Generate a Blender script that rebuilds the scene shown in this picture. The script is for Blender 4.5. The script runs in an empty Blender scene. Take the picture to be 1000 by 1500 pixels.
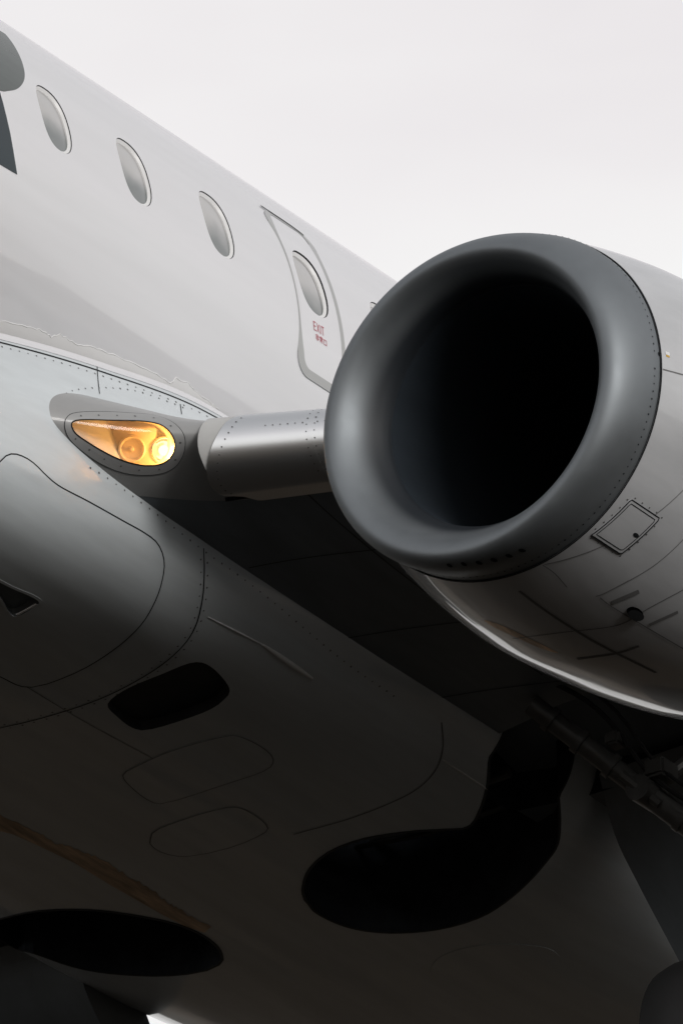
import bpy, bmesh, math, random
from mathutils import Vector, Matrix
from mathutils.bvhtree import BVHTree
from mathutils.geometry import delaunay_2d_cdt
random.seed(7)
R = math.radians
scene = bpy.context.scene
C = scene.collection

# ---------------------------------------------------------------- camera
def nrm(v): return v.normalized()
_phi = R(42)
VC = nrm(Vector((.768, .6404*math.cos(_phi), -.6404*math.sin(_phi))))   # from aircraft to camera
_x = Vector((1, 0, 0))
E1 = nrm(_x - VC*_x.dot(VC)); E2 = VC.cross(E1)
_k = Vector((.8406, .5417)); _k.normalize()
CR = -_k.x*E1 - _k.y*E2
CU = _k.y*E1 - _k.x*E2
DIST, PPM = 110.0, 300.0
AIM = Vector((-1.125, 1.906, -1.202))
EYE = AIM + VC*DIST
FPX = PPM*DIST
cam_d = bpy.data.cameras.new('camera'); cam = bpy.data.objects.new('camera', cam_d); C.objects.link(cam)
cam.matrix_world = Matrix(((CR.x, CU.x, VC.x, EYE.x), (CR.y, CU.y, VC.y, EYE.y), (CR.z, CU.z, VC.z, EYE.z), (0, 0, 0, 1)))
cam_d.sensor_fit = 'VERTICAL'; cam_d.sensor_height = 24
cam_d.lens = 24*FPX/1500
cam_d.clip_start = 1; cam_d.clip_end = 20000
scene.camera = cam

# ---------------------------------------------------------------- sky, sun, exposure
SUN_EL, SUN_AZ = R(14), R(69)          # azimuth from the nose (+x) towards the port side (+y)
SUN_DIR = Vector((math.cos(SUN_EL)*math.cos(SUN_AZ), math.cos(SUN_EL)*math.sin(SUN_AZ), math.sin(SUN_EL)))
w = bpy.data.worlds.new('World'); scene.world = w; w.use_nodes = True
nt = w.node_tree; nt.nodes.clear()
def N(nt, t, **kw):
    n = nt.nodes.new(t)
    for k, v in kw.items(): setattr(n, k, v)
    return n
out = N(nt, 'ShaderNodeOutputWorld'); bg = N(nt, 'ShaderNodeBackground'); bg.inputs['Strength'].default_value = .1
sky = N(nt, 'ShaderNodeTexSky', sky_type='NISHITA', sun_disc=False)
sky.sun_elevation = SUN_EL; sky.sun_rotation = R(90) - SUN_AZ; sky.dust_density = 4
tc = N(nt, 'ShaderNodeTexCoord'); sx = N(nt, 'ShaderNodeSeparateXYZ')
nt.links.new(tc.outputs['Generated'], sx.inputs[0])
ramp = N(nt, 'ShaderNodeValToRGB')      # overcast: bright towards the horizon, thick cloud overhead
el = ramp.color_ramp.elements
el[0].position = 0; el[0].color = (.85, .835, .82, 1)
el[1].position = 1; el[1].color = (.40, .405, .42, 1)
for p, c in ((.25, (.88, .87, .862, 1)), (.40, (.885, .88, .874, 1)), (.436, (.88, .874, .868, 1)), (.448, (.845, .825, .828, 1)), (.468, (.76, .725, .742, 1)), (.62, (.58, .575, .59, 1))):
    e = el.new(p); e.color = c
cn = N(nt, 'ShaderNodeTexNoise'); cn.inputs['Scale'].default_value = 11; cn.inputs['Detail'].default_value = 5
mp = N(nt, 'ShaderNodeMapping'); mp.inputs['Scale'].default_value = (1, 1, 3)
nt.links.new(tc.outputs['Generated'], mp.inputs[0]); nt.links.new(mp.outputs[0], cn.inputs['Vector'])
ma = N(nt, 'ShaderNodeMath', operation='MULTIPLY_ADD'); ma.inputs[1].default_value = .12
nt.links.new(cn.outputs[0], ma.inputs[0])
ad = N(nt, 'ShaderNodeMath', operation='SUBTRACT'); ad.inputs[1].default_value = .06
nt.links.new(sx.outputs['Z'], ad.inputs[0]); nt.links.new(ad.outputs[0], ma.inputs[2])
nt.links.new(ma.outputs[0], ramp.inputs[0])
sc = N(nt, 'ShaderNodeVectorMath', operation='SCALE'); sc.inputs['Scale'].default_value = 10.8
nt.links.new(ramp.outputs[0], sc.inputs[0])
mx = N(nt, 'ShaderNodeMix', data_type='RGBA'); mx.inputs[0].default_value = .96
nt.links.new(sky.outputs[0], mx.inputs[6]); nt.links.new(sc.outputs[0], mx.inputs[7])
nt.links.new(mx.outputs[2], bg.inputs['Color']); nt.links.new(bg.outputs[0], out.inputs[0])

sd = bpy.data.lights.new('sun', 'SUN'); sd.energy = 1.5; sd.angle = R(22); sd.color = (1, .975, .95)
sun = bpy.data.objects.new('sun', sd); C.objects.link(sun)
sun.rotation_euler = SUN_DIR.to_track_quat('Z', 'Y').to_euler()
vs = scene.view_settings
vs.view_transform = 'Standard'; vs.look = 'None'; vs.exposure = 0; vs.gamma = 1; vs.use_curve_mapping = False

# ---------------------------------------------------------------- materials
def mat(name, col, rough=.4, metal=0, coat=0, coat_rough=.05, spec=.5, var=.06, vscale=(1.2, 6, 6), bump=0, rvar=0):
    m = bpy.data.materials.new(name); m.use_nodes = True
    t = m.node_tree; b = t.nodes['Principled BSDF']
    b.inputs['Roughness'].default_value = rough; b.inputs['Metallic'].default_value = metal
    b.inputs['Coat Weight'].default_value = coat; b.inputs['Coat Roughness'].default_value = coat_rough
    b.inputs['Specular IOR Level'].default_value = spec
    g = N(t, 'ShaderNodeTexCoord'); mpn = N(t, 'ShaderNodeMapping'); mpn.inputs['Scale'].default_value = vscale
    t.links.new(g.outputs['Object'], mpn.inputs[0])
    nz = N(t, 'ShaderNodeTexNoise'); nz.inputs['Scale'].default_value = 1.0; nz.inputs['Detail'].default_value = 8; nz.inputs['Roughness'].default_value = .62
    t.links.new(mpn.outputs[0], nz.inputs['Vector'])
    rp = N(t, 'ShaderNodeMapRange'); rp.inputs[1].default_value = .3; rp.inputs[2].default_value = .7
    rp.inputs[3].default_value = 1-var*2; rp.inputs[4].default_value = 1
    t.links.new(nz.outputs[0], rp.inputs[0])
    s = N(t, 'ShaderNodeVectorMath', operation='SCALE'); s.inputs[0].default_value = col
    t.links.new(rp.outputs[0], s.inputs['Scale']); t.links.new(s.outputs[0], b.inputs['Base Color'])
    if rvar:
        r2 = N(t, 'ShaderNodeMapRange'); r2.inputs[1].default_value = .3; r2.inputs[2].default_value = .7
        r2.inputs[3].default_value = rough-rvar; r2.inputs[4].default_value = rough+rvar
        t.links.new(nz.outputs[0], r2.inputs[0]); t.links.new(r2.outputs[0], b.inputs['Roughness'])
    if bump:
        bp = N(t, 'ShaderNodeBump'); bp.inputs['Strength'].default_value = bump; bp.inputs['Distance'].default_value = .075
        n2 = N(t, 'ShaderNodeTexNoise'); n2.inputs['Scale'].default_value = 1.9; n2.inputs['Detail'].default_value = 2
        mb = N(t, 'ShaderNodeMapping'); mb.inputs['Scale'].default_value = (.16, 1.4, 1.4); t.links.new(g.outputs['Object'], mb.inputs[0]); t.links.new(mb.outputs[0], n2.inputs['Vector']); t.links.new(n2.outputs[0], bp.inputs['Height'])
        t.links.new(bp.outputs[0], b.inputs['Normal']); t.links.new(bp.outputs[0], b.inputs['Coat Normal'])
    return m
M = {}
M['white'] = mat('white_paint', (.712, .713, .732), .38, coat=.9, coat_rough=.06, var=.03, vscale=(.4, 4, 4), bump=.3)
M['belly'] = mat('belly_paint', (.635, .68, .70), .34, coat=1, coat_rough=.05, var=.10, vscale=(.6, 5, 5), bump=.2)
M['faint'] = mat('belly_joint', (.18, .18, .18), .6, var=.1)
M['cowl'] = mat('cowl_paint', (.515, .525, .54), .36, coat=1, coat_rough=.06, var=.10, vscale=(1, 4, 4), bump=.12)
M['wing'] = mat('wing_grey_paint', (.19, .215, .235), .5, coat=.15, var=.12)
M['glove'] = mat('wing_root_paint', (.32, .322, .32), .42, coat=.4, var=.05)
M['seal'] = mat('rubber_seal', (.50, .50, .49), .5, var=.05)
M['stripe'] = mat('stripe_paint', (.37, .375, .37), .4, coat=.6, coat_rough=.1, var=.02)
M['lip'] = mat('bare_metal_lip', (.225, .245, .26), .55, metal=.75, var=.07, vscale=(4, 4, 4), rvar=.05)
M['slat'] = mat('polished_aluminium', (.84, .85, .86), .29, metal=1, var=.02, vscale=(2, .3, 2))
M['liner'] = mat('inlet_liner', (.024, .031, .039), .75, spec=.15, var=.1)
M['dark'] = mat('dark_joint', (.010, .012, .014), .7, spec=.2, var=.1)
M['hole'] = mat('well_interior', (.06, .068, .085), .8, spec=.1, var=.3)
M['steel'] = mat('gear_steel', (.13, .13, .125), .42, metal=.4, var=.2)
M['rivet'] = mat('rivet_heads', (.11, .11, .11), .6, var=.1)
M['wingline'] = mat('wing_joint', (.05, .055, .06), .6, var=.1)
M['outlet'] = mat('outlet_mesh', (.035, .04, .045), .6, var=.3)
M['rubber'] = mat('tyre_rubber', (.018, .018, .019), .8, var=.2)
M['pane'] = mat('window_pane', (.42, .43, .42), .12, coat=1, coat_rough=.02, var=.05)
M['frame'] = mat('window_frame', (.78, .78, .78), .4, var=.03)
M['navy'] = mat('livery_navy', (.008, .022, .03), .25, spec=.35, var=.1)
M['sheenletter'] = mat('livery_sky_sheen', (.095, .11, .105), .25, spec=.4, var=.1)  # dark livery paint with its sky reflection mixed into the colour
M['red'] = mat('red_print', (.50, .06, .09), .5, var=.05)
M['yellow'] = mat('yellow_print', (.65, .40, .05), .5, var=.05)
M['bright'] = mat('bare_edge', (.8, .8, .8), .22, metal=1, var=.05)
M['housing'] = mat('lamp_housing', (.62, .54, .43), .4, var=.05)
M['chrome'] = mat('lamp_reflector', (.8, .8, .8), .12, metal=1, var=.02)
def lip_shade(x0, x1):                       # intake shade painted in: the lip's inner face darkens towards the duct
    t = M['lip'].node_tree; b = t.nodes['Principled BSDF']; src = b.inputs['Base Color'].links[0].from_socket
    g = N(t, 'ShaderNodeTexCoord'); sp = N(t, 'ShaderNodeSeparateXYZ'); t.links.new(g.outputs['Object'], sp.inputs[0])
    at = N(t, 'ShaderNodeAttribute', attribute_name='inner_shade'); mxx = N(t, 'ShaderNodeMix', data_type='RGBA')
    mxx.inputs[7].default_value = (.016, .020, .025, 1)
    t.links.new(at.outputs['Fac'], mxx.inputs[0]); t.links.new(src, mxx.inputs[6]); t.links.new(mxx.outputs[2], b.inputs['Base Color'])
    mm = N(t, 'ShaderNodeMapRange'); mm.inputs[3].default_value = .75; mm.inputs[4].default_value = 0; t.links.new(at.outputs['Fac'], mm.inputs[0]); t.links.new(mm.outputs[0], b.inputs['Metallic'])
def lens_mat():
    m = bpy.data.materials.new('clear_lens'); m.use_nodes = True; t = m.node_tree; t.nodes.clear()
    o = N(t, 'ShaderNodeOutputMaterial'); mxs = N(t, 'ShaderNodeMixShader'); tr = N(t, 'ShaderNodeBsdfTransparent'); gl = N(t, 'ShaderNodeBsdfGlossy')
    tr.inputs[0].default_value = (.95, .95, .94, 1); gl.inputs['Roughness'].default_value = .04
    f = N(t, 'ShaderNodeFresnel'); f.inputs[0].default_value = 1.45
    t.links.new(f.outputs[0], mxs.inputs[0]); t.links.new(tr.outputs[0], mxs.inputs[1]); t.links.new(gl.outputs[0], mxs.inputs[2]); dfz = N(t, 'ShaderNodeBsdfTranslucent'); dfz.inputs[0].default_value = (.9, .85, .78, 1); hz = N(t, 'ShaderNodeMixShader'); hz.inputs[0].default_value = .13
    t.links.new(mxs.outputs[0], hz.inputs[1]); t.links.new(dfz.outputs[0], hz.inputs[2]); t.links.new(hz.outputs[0], o.inputs[0])
    return m
M['lens'] = lens_mat()
def emit(name, col, s):
    m = bpy.data.materials.new(name); m.use_nodes = True; t = m.node_tree; t.nodes.clear()
    o = N(t, 'ShaderNodeOutputMaterial'); e = N(t, 'ShaderNodeEmission'); e.inputs[0].default_value = (*col, 1); e.inputs[1].default_value = s
    t.links.new(e.outputs[0], o.inputs[0]); return m
M['bulb'] = emit('lit_bulb', (1, .76, .40), 2.8)

# ---------------------------------------------------------------- helpers
def lerp(a, b, t): return a + (b-a)*t
def interp(x, xs, ys):                       # monotone-ish cubic through a table (xs rising)
    n = len(xs)
    if x <= xs[0]: return ys[0]
    if x >= xs[-1]: return ys[-1]
    for i in range(n-1):
        if x <= xs[i+1]: break
    h = xs[i+1]-xs[i]; t = (x-xs[i])/h
    def sl(j):
        if j <= 0: return (ys[1]-ys[0])/(xs[1]-xs[0])
        if j >= n-1: return (ys[-1]-ys[-2])/(xs[-1]-xs[-2])
        a = (ys[j]-ys[j-1])/(xs[j]-xs[j-1]); b = (ys[j+1]-ys[j])/(xs[j+1]-xs[j])
        if a*b <= 0: return 0
        return 2*a*b/(a+b)
    m0, m1 = sl(i)*h, sl(i+1)*h
    return (2*t**3-3*t*t+1)*ys[i] + (t**3-2*t*t+t)*m0 + (-2*t**3+3*t*t)*ys[i+1] + (t**3-t*t)*m1

def cr(pts, closed=False, n=8):              # Catmull-Rom through 2-D points
    P = [Vector(p) for p in pts]; m = len(P); o = []
    for i in range(m if closed else m-1):
        p0 = P[(i-1) % m] if closed or i > 0 else P[0]*2-P[1]
        p1 = P[i]; p2 = P[(i+1) % m]
        p3 = P[(i+2) % m] if closed or i < m-2 else P[-1]*2-P[-2]
        for k in range(n):
            t = k/n
            o.append(.5*((2*p1)+(p2-p0)*t+(2*p0-5*p1+4*p2-p3)*t*t+(3*p1-p0-3*p2+p3)*t**3))
    if not closed: o.append(P[-1])
    return o
def resample(P, d, closed=False):
    P = list(P)
    if closed: P = P+[P[0]]
    L = [0]
    for a, b in zip(P, P[1:]): L.append(L[-1]+(b-a).length)
    n = max(2, int(round(L[-1]/d))); o = []; j = 0
    for i in range(n if closed else n+1):
        s = L[-1]*i/n
        while j < len(P)-2 and L[j+1] < s: j += 1
        q = (s-L[j])/max(1e-9, L[j+1]-L[j]); o.append(P[j].lerp(P[j+1], q))
    return o
def inside(p, poly):
    c = False; x, y = p[0], p[1]; j = len(poly)-1
    for i in range(len(poly)):
        a, b = poly[i], poly[j]
        if (a[1] > y) != (b[1] > y) and x < (b[0]-a[0])*(y-a[1])/(b[1]-a[1])+a[0]: c = not c
        j = i
    return c
def link(name, me, m=None, parent=None):
    o = bpy.data.objects.new(name, me); C.objects.link(o)
    if m: me.materials.append(m)
    if parent: o.parent = parent
    return o
def mesh(name, V, F, m=None, parent=None, normals=None, smooth=True):
    me = bpy.data.meshes.new(name); me.from_pydata([tuple(v) for v in V], [], F); me.update()
    if smooth: me.polygons.foreach_set('use_smooth', [True]*len(me.polygons))
    if normals: me.normals_split_custom_set_from_vertices([tuple(n) for n in normals])
    return link(name, me, m, parent)
def bm_obj(name, bm, m, parent=None, smooth=True, angle=35):
    me = bpy.data.meshes.new(name)
    bmesh.ops.recalc_face_normals(bm, faces=bm.faces)
    for f in bm.faces: f.smooth = smooth
    for e in bm.edges:
        if len(e.link_faces) == 2 and e.calc_face_angle(0) > R(angle): e.smooth = False
    bm.to_mesh(me); bm.free()
    return link(name, me, m, parent)
def tube(bm, pts, r, n=14, cap=True):        # r: number or list
    P = [Vector(p) for p in pts]; rs = r if isinstance(r, (list, tuple)) else [r]*len(P)
    rings = []; up = None
    for i, p in enumerate(P):
        t = nrm((P[min(i+1, len(P)-1)]-P[max(i-1, 0)]))
        if up is None:
            up = Vector((0, 0, 1)) if abs(t.z) < .9 else Vector((1, 0, 0))
        a = nrm(t.cross(up)); b = a.cross(t); up = b
        rings.append([bm.verts.new(p+(a*math.cos(2*math.pi*k/n)+b*math.sin(2*math.pi*k/n))*rs[i]) for k in range(n)])
    for A, B in zip(rings, rings[1:]):
        for k in range(n): bm.faces.new((A[k], A[(k+1) % n], B[(k+1) % n], B[k]))
    if cap: bm.faces.new(rings[0][::-1]); bm.faces.new(rings[-1])
def box(bm, c, sx_, sy_, sz_, bev=0, rot=None):
    mt = Matrix.Translation(c) @ (rot.to_4x4() if rot else Matrix.Identity(4)) @ Matrix.Diagonal((sx_, sy_, sz_, 1))
    g = bmesh.ops.create_cube(bm, size=1, matrix=mt)
    if bev:
        es = list({e for v in g['verts'] for e in v.link_edges})
        bmesh.ops.bevel(bm, geom=es, offset=bev, segments=2, affect='EDGES')

def cam_ray(px, py):                          # full-size photograph coordinates -> ray
    return nrm(-VC*FPX + CR*(px-500) + CU*(750-py))
def at_plane(px, py, axis, val):
    d = cam_ray(px, py); return EYE + d*((val-EYE[axis])/d[axis])

class Surf:                                   # an analytic surface f(u,v) with a search mesh
    def __init__(s, f, u0, u1, nu, v0, v1, nv, sign=1):
        s.f = f; s.sign = sign; s.V = []; s.UV = []; s.T = []
        for i in range(nu+1):
            for j in range(nv+1):
                u, v = lerp(u0, u1, i/nu), lerp(v0, v1, j/nv)
                s.UV.append((u, v)); s.V.append(f(u, v))
        for i in range(nu):
            for j in range(nv):
                a = i*(nv+1)+j; b = a+nv+1
                s.T += [(a, b, b+1), (a, b+1, a+1)]
        s.bvh = BVHTree.FromPolygons(s.V, s.T)
    def hit(s, o, d):
        loc, n, i, _ = s.bvh.ray_cast(o, d)
        if loc is None: return None
        a, b, c = s.T[i]; A, B, Cc = s.V[a], s.V[b], s.V[c]
        v0, v1, v2 = B-A, Cc-A, loc-A
        d00, d01, d11, d20, d21 = v0.dot(v0), v0.dot(v1), v1.dot(v1), v2.dot(v0), v2.dot(v1)
        den = d00*d11-d01*d01
        y = (d11*d20-d01*d21)/den; z = (d00*d21-d01*d20)/den; x = 1-y-z
        U = [Vector(s.UV[k]) for k in (a, b, c)]
        return U[0]*x+U[1]*y+U[2]*z
    def px(s, p): return s.hit(EYE, cam_ray(*p))
    def pxs(s, pts): return [q for q in (s.px(p) for p in pts) if q is not None]
    def nor(s, u, v, e=2e-3):
        a = s.f(u+e, v)-s.f(u-e, v); b = s.f(u, v+e)-s.f(u, v-e)
        n = a.cross(b)*s.sign
        return n.normalized() if n.length > 1e-12 else Vector((0, 0, -1))

def cdt(loops, us, vs):                      # triangles over the grid us x vs cut by loops (first = outer, rest = holes)
    pts = []; edges = []
    for L in loops:
        b = len(pts); pts += [Vector((p[0], p[1])) for p in L]
        edges += [(b+i, b+(i+1) % len(L)) for i in range(len(L))]
    md = min((us[i+1]-us[i] for i in range(len(us)-1)), default=.05)*.35
    cell = {}
    for p in pts: cell.setdefault((int(p.x//md), int(p.y//md)), []).append(p)
    for u in us:
        for v in vs:
            if not inside((u, v), loops[0]) or any(inside((u, v), h) for h in loops[1:]): continue
            ci, cj = int(u//md), int(v//md)
            if any(abs(q.x-u) < md and abs(q.y-v) < md for a in (-1, 0, 1) for b in (-1, 0, 1) for q in cell.get((ci+a, cj+b), ())): continue
            pts.append(Vector((u, v)))
    rv, re, rf, *_ = delaunay_2d_cdt(pts, edges, [], 0, 1e-6)
    F = []
    for f in rf:
        c = sum((rv[i] for i in f), Vector((0, 0)))/len(f)
        if inside(c, loops[0]) and not any(inside(c, h) for h in loops[1:]): F.append(list(f))
    return rv, F
def frange(a, b, d):
    n = max(1, int(math.ceil((b-a)/d))); return [lerp(a, b, i/n) for i in range(n+1)]

def skin(name, s, loops, us, vs, m, parent):
    rv, F = cdt(loops, us, vs)
    V = [s.f(p.x, p.y) for p in rv]; Nn = [s.nor(p.x, p.y) for p in rv]
    G = []
    for f in F:
        n = (V[f[1]]-V[f[0]]).cross(V[f[2]]-V[f[0]])
        G.append(f if n.dot(Nn[f[0]]) >= 0 else f[::-1])
    return mesh(name, V, G, m, parent, Nn)
def patch(name, s, loops, off, thick, m, parent, d=.04):
    us = [p[0] for p in loops[0]]; vs = [p[1] for p in loops[0]]
    rv, F = cdt(loops, frange(min(us)+d*.3, max(us), d), frange(min(vs)+d*.3, max(vs), d))
    V = []; Nn = []
    for p in rv:
        n = s.nor(p.x, p.y); V.append(s.f(p.x, p.y)+n*off); Nn.append(n)
    G = []
    for f in F:
        n = (V[f[1]]-V[f[0]]).cross(V[f[2]]-V[f[0]])
        G.append(f if n.dot(Nn[f[0]]) >= 0 else f[::-1])
    if thick:
        for L in loops:
            ring = [s.f(p[0], p[1]) for p in L]; nn = [s.nor(p[0], p[1]) for p in L]; k = len(L)
            b = len(V)
            for i in range(k):
                t = nrm(ring[(i+1) % k]-ring[i-1]); o = t.cross(nn[i]).normalized()
                cen = sum(ring, Vector())/k
                if (o.dot(ring[i]-cen) < 0) != (L is not loops[0]): o = -o
                V += [ring[i]+nn[i]*off, ring[i]+nn[i]*(off-thick)]; Nn += [o, o]
            for i in range(k):
                a, c = b+2*i, b+2*((i+1) % k); G.append([a, c, c+1, a+1])
    return mesh(name, V, G, m, parent, Nn)
def ribbon(name, s, uv, width, off, m, parent, closed=False, thick=0):
    k = len(uv); P = [s.f(p[0], p[1]) for p in uv]; Q = [s.nor(p[0], p[1]) for p in uv]
    V = []; Nn = []; G = []
    for i in range(k):
        a = P[(i-1) % k] if closed or i else P[0]; b = P[(i+1) % k] if closed or i < k-1 else P[-1]
        t = nrm(b-a); o = Q[i].cross(t).normalized()
        wd = width(i/(k-1)) if callable(width) else width
        V += [P[i]-o*wd/2+Q[i]*off, P[i]+o*wd/2+Q[i]*off]; Nn += [Q[i], Q[i]]
    for i in range(k if closed else k-1):
        a, c = 2*i, 2*((i+1) % k); G.append([a, c, c+1, a+1])
    if thick:
        b = len(V)
        for i in range(k):
            o = (V[2*i+1]-V[2*i]).normalized()
            V += [V[2*i], V[2*i]-Q[i]*thick, V[2*i+1], V[2*i+1]-Q[i]*thick]; Nn += [-o, -o, o, o]
        for i in range(k if closed else k-1):
            a, c = b+4*i, b+4*((i+1) % k); G += [[a, c, c+1, a+1], [a+2, c+2, c+3, a+3]]
    fx = []
    for f in G:
        n = (Vector(V[f[1]])-Vector(V[f[0]])).cross(Vector(V[f[2]])-Vector(V[f[0]]))
        fx.append(f if n.dot(Nn[f[0]]) >= 0 else f[::-1])
    return mesh(name, V, fx, m, parent, Nn)
def uvlen(s, uv):
    P = [s.f(p[0], p[1]) for p in uv]; return P
def rivets(s, lines, parent, r=.006, d=.075, m=None, off=.0015, name='rivets'):
    V = []; F = []
    for uv in lines:
        P = resample([Vector((p[0], p[1], 0)) for p in uv], .004)
        acc = 0; last = None
        for p in P:
            q = s.f(p.x, p.y)
            if last is not None: acc += (q-last).length
            last = q
            if acc < d: continue
            acc = 0
            n = s.nor(p.x, p.y); a = n.orthogonal().normalized(); b = n.cross(a); k0 = len(V)
            rr = r*random.uniform(.8, 1.15)
            for k in range(6):
                c, t = math.cos(k*math.pi/3), math.sin(k*math.pi/3)
                V.append(q+n*off+(a*c+b*t)*rr)
            V.append(q+n*(off+.0012))
            for k in range(6): F.append((k0+k, k0+(k+1) % 6, k0+6))
    o = mesh(name, V, F, m or M['rivet'], parent, smooth=True)
    o['kind'] = 'stuff'
    return o

# ---------------------------------------------------------------- the ground far below
def ground():
    bm = bmesh.new(); V = []
    g = [-9000, -2500, -900, -450, -220, -90, 0, 90, 220, 450, 900, 2500, 9000]
    vs_ = [[bm.verts.new((x, y, 0)) for y in g] for x in g]
    for i in range(len(g)-1):
        for j in range(len(g)-1): bm.faces.new((vs_[i][j], vs_[i+1][j], vs_[i+1][j+1], vs_[i][j+1]))
    m = bpy.data.materials.new('ground_soil'); m.use_nodes = True; t = m.node_tree; b = t.nodes['Principled BSDF']
    b.inputs['Roughness'].default_value = .95; b.inputs['Specular IOR Level'].default_value = .1
    g_ = N(t, 'ShaderNodeTexCoord')
    n1 = N(t, 'ShaderNodeTexNoise'); n1.inputs['Scale'].default_value = .012; n1.inputs['Detail'].default_value = 7
    t.links.new(g_.outputs['Object'], n1.inputs['Vector'])
    rp = N(t, 'ShaderNodeValToRGB'); e = rp.color_ramp.elements
    e[0].position = .35; e[0].color = (.007, .0062, .005, 1); e[1].position = .7; e[1].color = (.013, .0105, .008, 1)
    t.links.new(n1.outputs[0], rp.inputs[0])
    # beyond the dark grass, pale dry fields
    ln = N(t, 'ShaderNodeVectorMath', operation='LENGTH'); t.links.new(g_.outputs['Object'], ln.inputs[0])
    n2 = N(t, 'ShaderNodeTexNoise'); n2.inputs['Scale'].default_value = .03; n2.inputs['Detail'].default_value = 6
    t.links.new(g_.outputs['Object'], n2.inputs['Vector'])
    md = N(t, 'ShaderNodeMath', operation='MULTIPLY_ADD'); md.inputs[1].default_value = 160; t.links.new(n2.outputs[0], md.inputs[0]); t.links.new(ln.outputs['Value'], md.inputs[2])
    mr = N(t, 'ShaderNodeMapRange'); mr.inputs[1].default_value = 420; mr.inputs[2].default_value = 480; t.links.new(md.outputs[0], mr.inputs[0])
    mx = N(t, 'ShaderNodeMix', data_type='RGBA'); mx.inputs[7].default_value = (.13, .105, .08, 1)
    mr0 = N(t, 'ShaderNodeMapRange'); mr0.inputs[1].default_value = 150; mr0.inputs[2].default_value = 185; t.links.new(md.outputs[0], mr0.inputs[0])
    m0 = N(t, 'ShaderNodeMix', data_type='RGBA'); m0.inputs[7].default_value = (.032, .023, .014, 1)
    t.links.new(mr0.outputs[0], m0.inputs[0]); t.links.new(rp.outputs[0], m0.inputs[6])
    t.links.new(mr.outputs[0], mx.inputs[0]); t.links.new(m0.outputs[2], mx.inputs[6]); t.links.new(mx.outputs[2], b.inputs['Base Color'])
    o = bm_obj('ground', bm, m); o.location = (0, 0, -50); o['kind'] = 'structure'
    o['label'] = 'dark open ground with brown fields far below the airliner'
ground()
def hills():
    bm = bmesh.new(); n = 240; rows = []
    for rr_, f in ((2600, 0), (3000, .55), (3600, 1), (4600, 0)):
        row = []
        for k in range(n):
            a = 2*math.pi*k/n
            h = 150+45*math.sin(a*3+1)+30*math.sin(a*7+.5)+18*math.sin(a*17)+12*math.sin(a*41+2)+10*random.random()
            row.append(bm.verts.new((rr_*math.cos(a), rr_*math.sin(a), h*f-1)))
        rows.append(row)
    for A2, B2 in zip(rows, rows[1:]):
        for k in range(n): bm.faces.new((A2[k], A2[(k+1) % n], B2[(k+1) % n], B2[k]))
    o = bm_obj('hills', bm, mat('hill_scrub', (.10, .09, .07), .95, var=.3, vscale=(.004, .004, .004), spec=.1)); o.location = (0, 0, -50); o['kind'] = 'structure'
    o['label'] = 'low hills round the horizon'
hills()

# ---------------------------------------------------------------- the airliner
A = bpy.data.objects.new('airliner', None); C.objects.link(A)
A['label'] = 'white twin-engine airliner with landing gear down and lit wing-root lamp'; A['category'] = 'airplane'
def part(name, parent=None):
    o = bpy.data.objects.new(name, None); C.objects.link(o); o.parent = parent or A; return o

# -- fuselage
RF = 1.505
def fus_f(x, v):                              # v = angle*1.5, angle 0 = port side, + up
    a = v/1.5; c, s_ = math.cos(a), math.sin(a)
    if RF*s_ > -.95: r = RF
    else:
        zc, r2 = -.643, 1.207; b = -zc*s_*-1
        k = s_*zc; r = k+math.sqrt(max(0, k*k-(zc*zc-r2*r2)))
    if -6.2 < x < 1.6 and r*s_ < -1.12: r = -1.12/s_
    k, dz = 1.0, 0.0
    if x > 5: q = min(1, (x-5)/4.6); k = math.sqrt(max(0.0004, 1-q**2.2)); dz = -.35*q*q
    if x < -9: q = min(1, (-9-x)/8); k = 1-.85*q**1.5; dz = .95*q**1.5
    return Vector((x, r*c*k, r*s_*k+dz))
fus = Surf(fus_f, 3, -6, 90, -1.5*R(60), 1.5*R(95), 90, sign=1)
def outward(s, u, v, ref):
    if s.nor(u, v).dot(ref) < 0: s.sign = -s.sign
outward(fus, 0, .3, Vector((0, 1, .2)))

def win_poly(cx, cv, hw, hh, n=36, p=2.6):
    L = []
    for k in range(n):
        t = 2*math.pi*k/n; c, s_ = math.cos(t), math.sin(t)
        L.append(Vector((cx+hw*math.copysign(abs(c)**(2/p), c), cv+hh*math.copysign(abs(s_)**(2/p), s_))))
    return L
win_px = [(80.5, 173.5), (197.5, 250.5), (318.5, 328)]
exit_px = (455, 415)
WC = [fus.px(p) for p in win_px]; EC = fus.px(exit_px)
pitch = WC[1].x-WC[2].x
WC += [Vector((WC[0].x+pitch*k, WC[0].y)) for k in (1, 2, 3, 4)] + [Vector((EC.x-.715*k, EC.y)) for k in (1, 2, 3, 4, 5, 6, 7)]
HW, HH = .128, .190
loops = [[Vector((9.5, -1.5*R(90)+.0005)), Vector((9.5, 1.5*R(270))), Vector((-17, 1.5*R(270))), Vector((-17, -1.5*R(90)+.0005))]]
holes = [win_poly(c.x, c.y, HW, HH) for c in WC+[EC]]
us = frange(-17, -6, .4)+frange(-5.9, -2.6, .15)+frange(-2.55, 1.5, .05)+frange(1.6, 9.49, .25)
vs_ = frange(-1.5*R(89), -1.5*R(40), .12)+frange(-1.5*R(38), 1.5*R(60), .045)+frange(1.5*R(63), 1.5*R(269), .14)
FUS = skin('fuselage', fus, loops+holes, us, vs_, M['white'], A)

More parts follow.
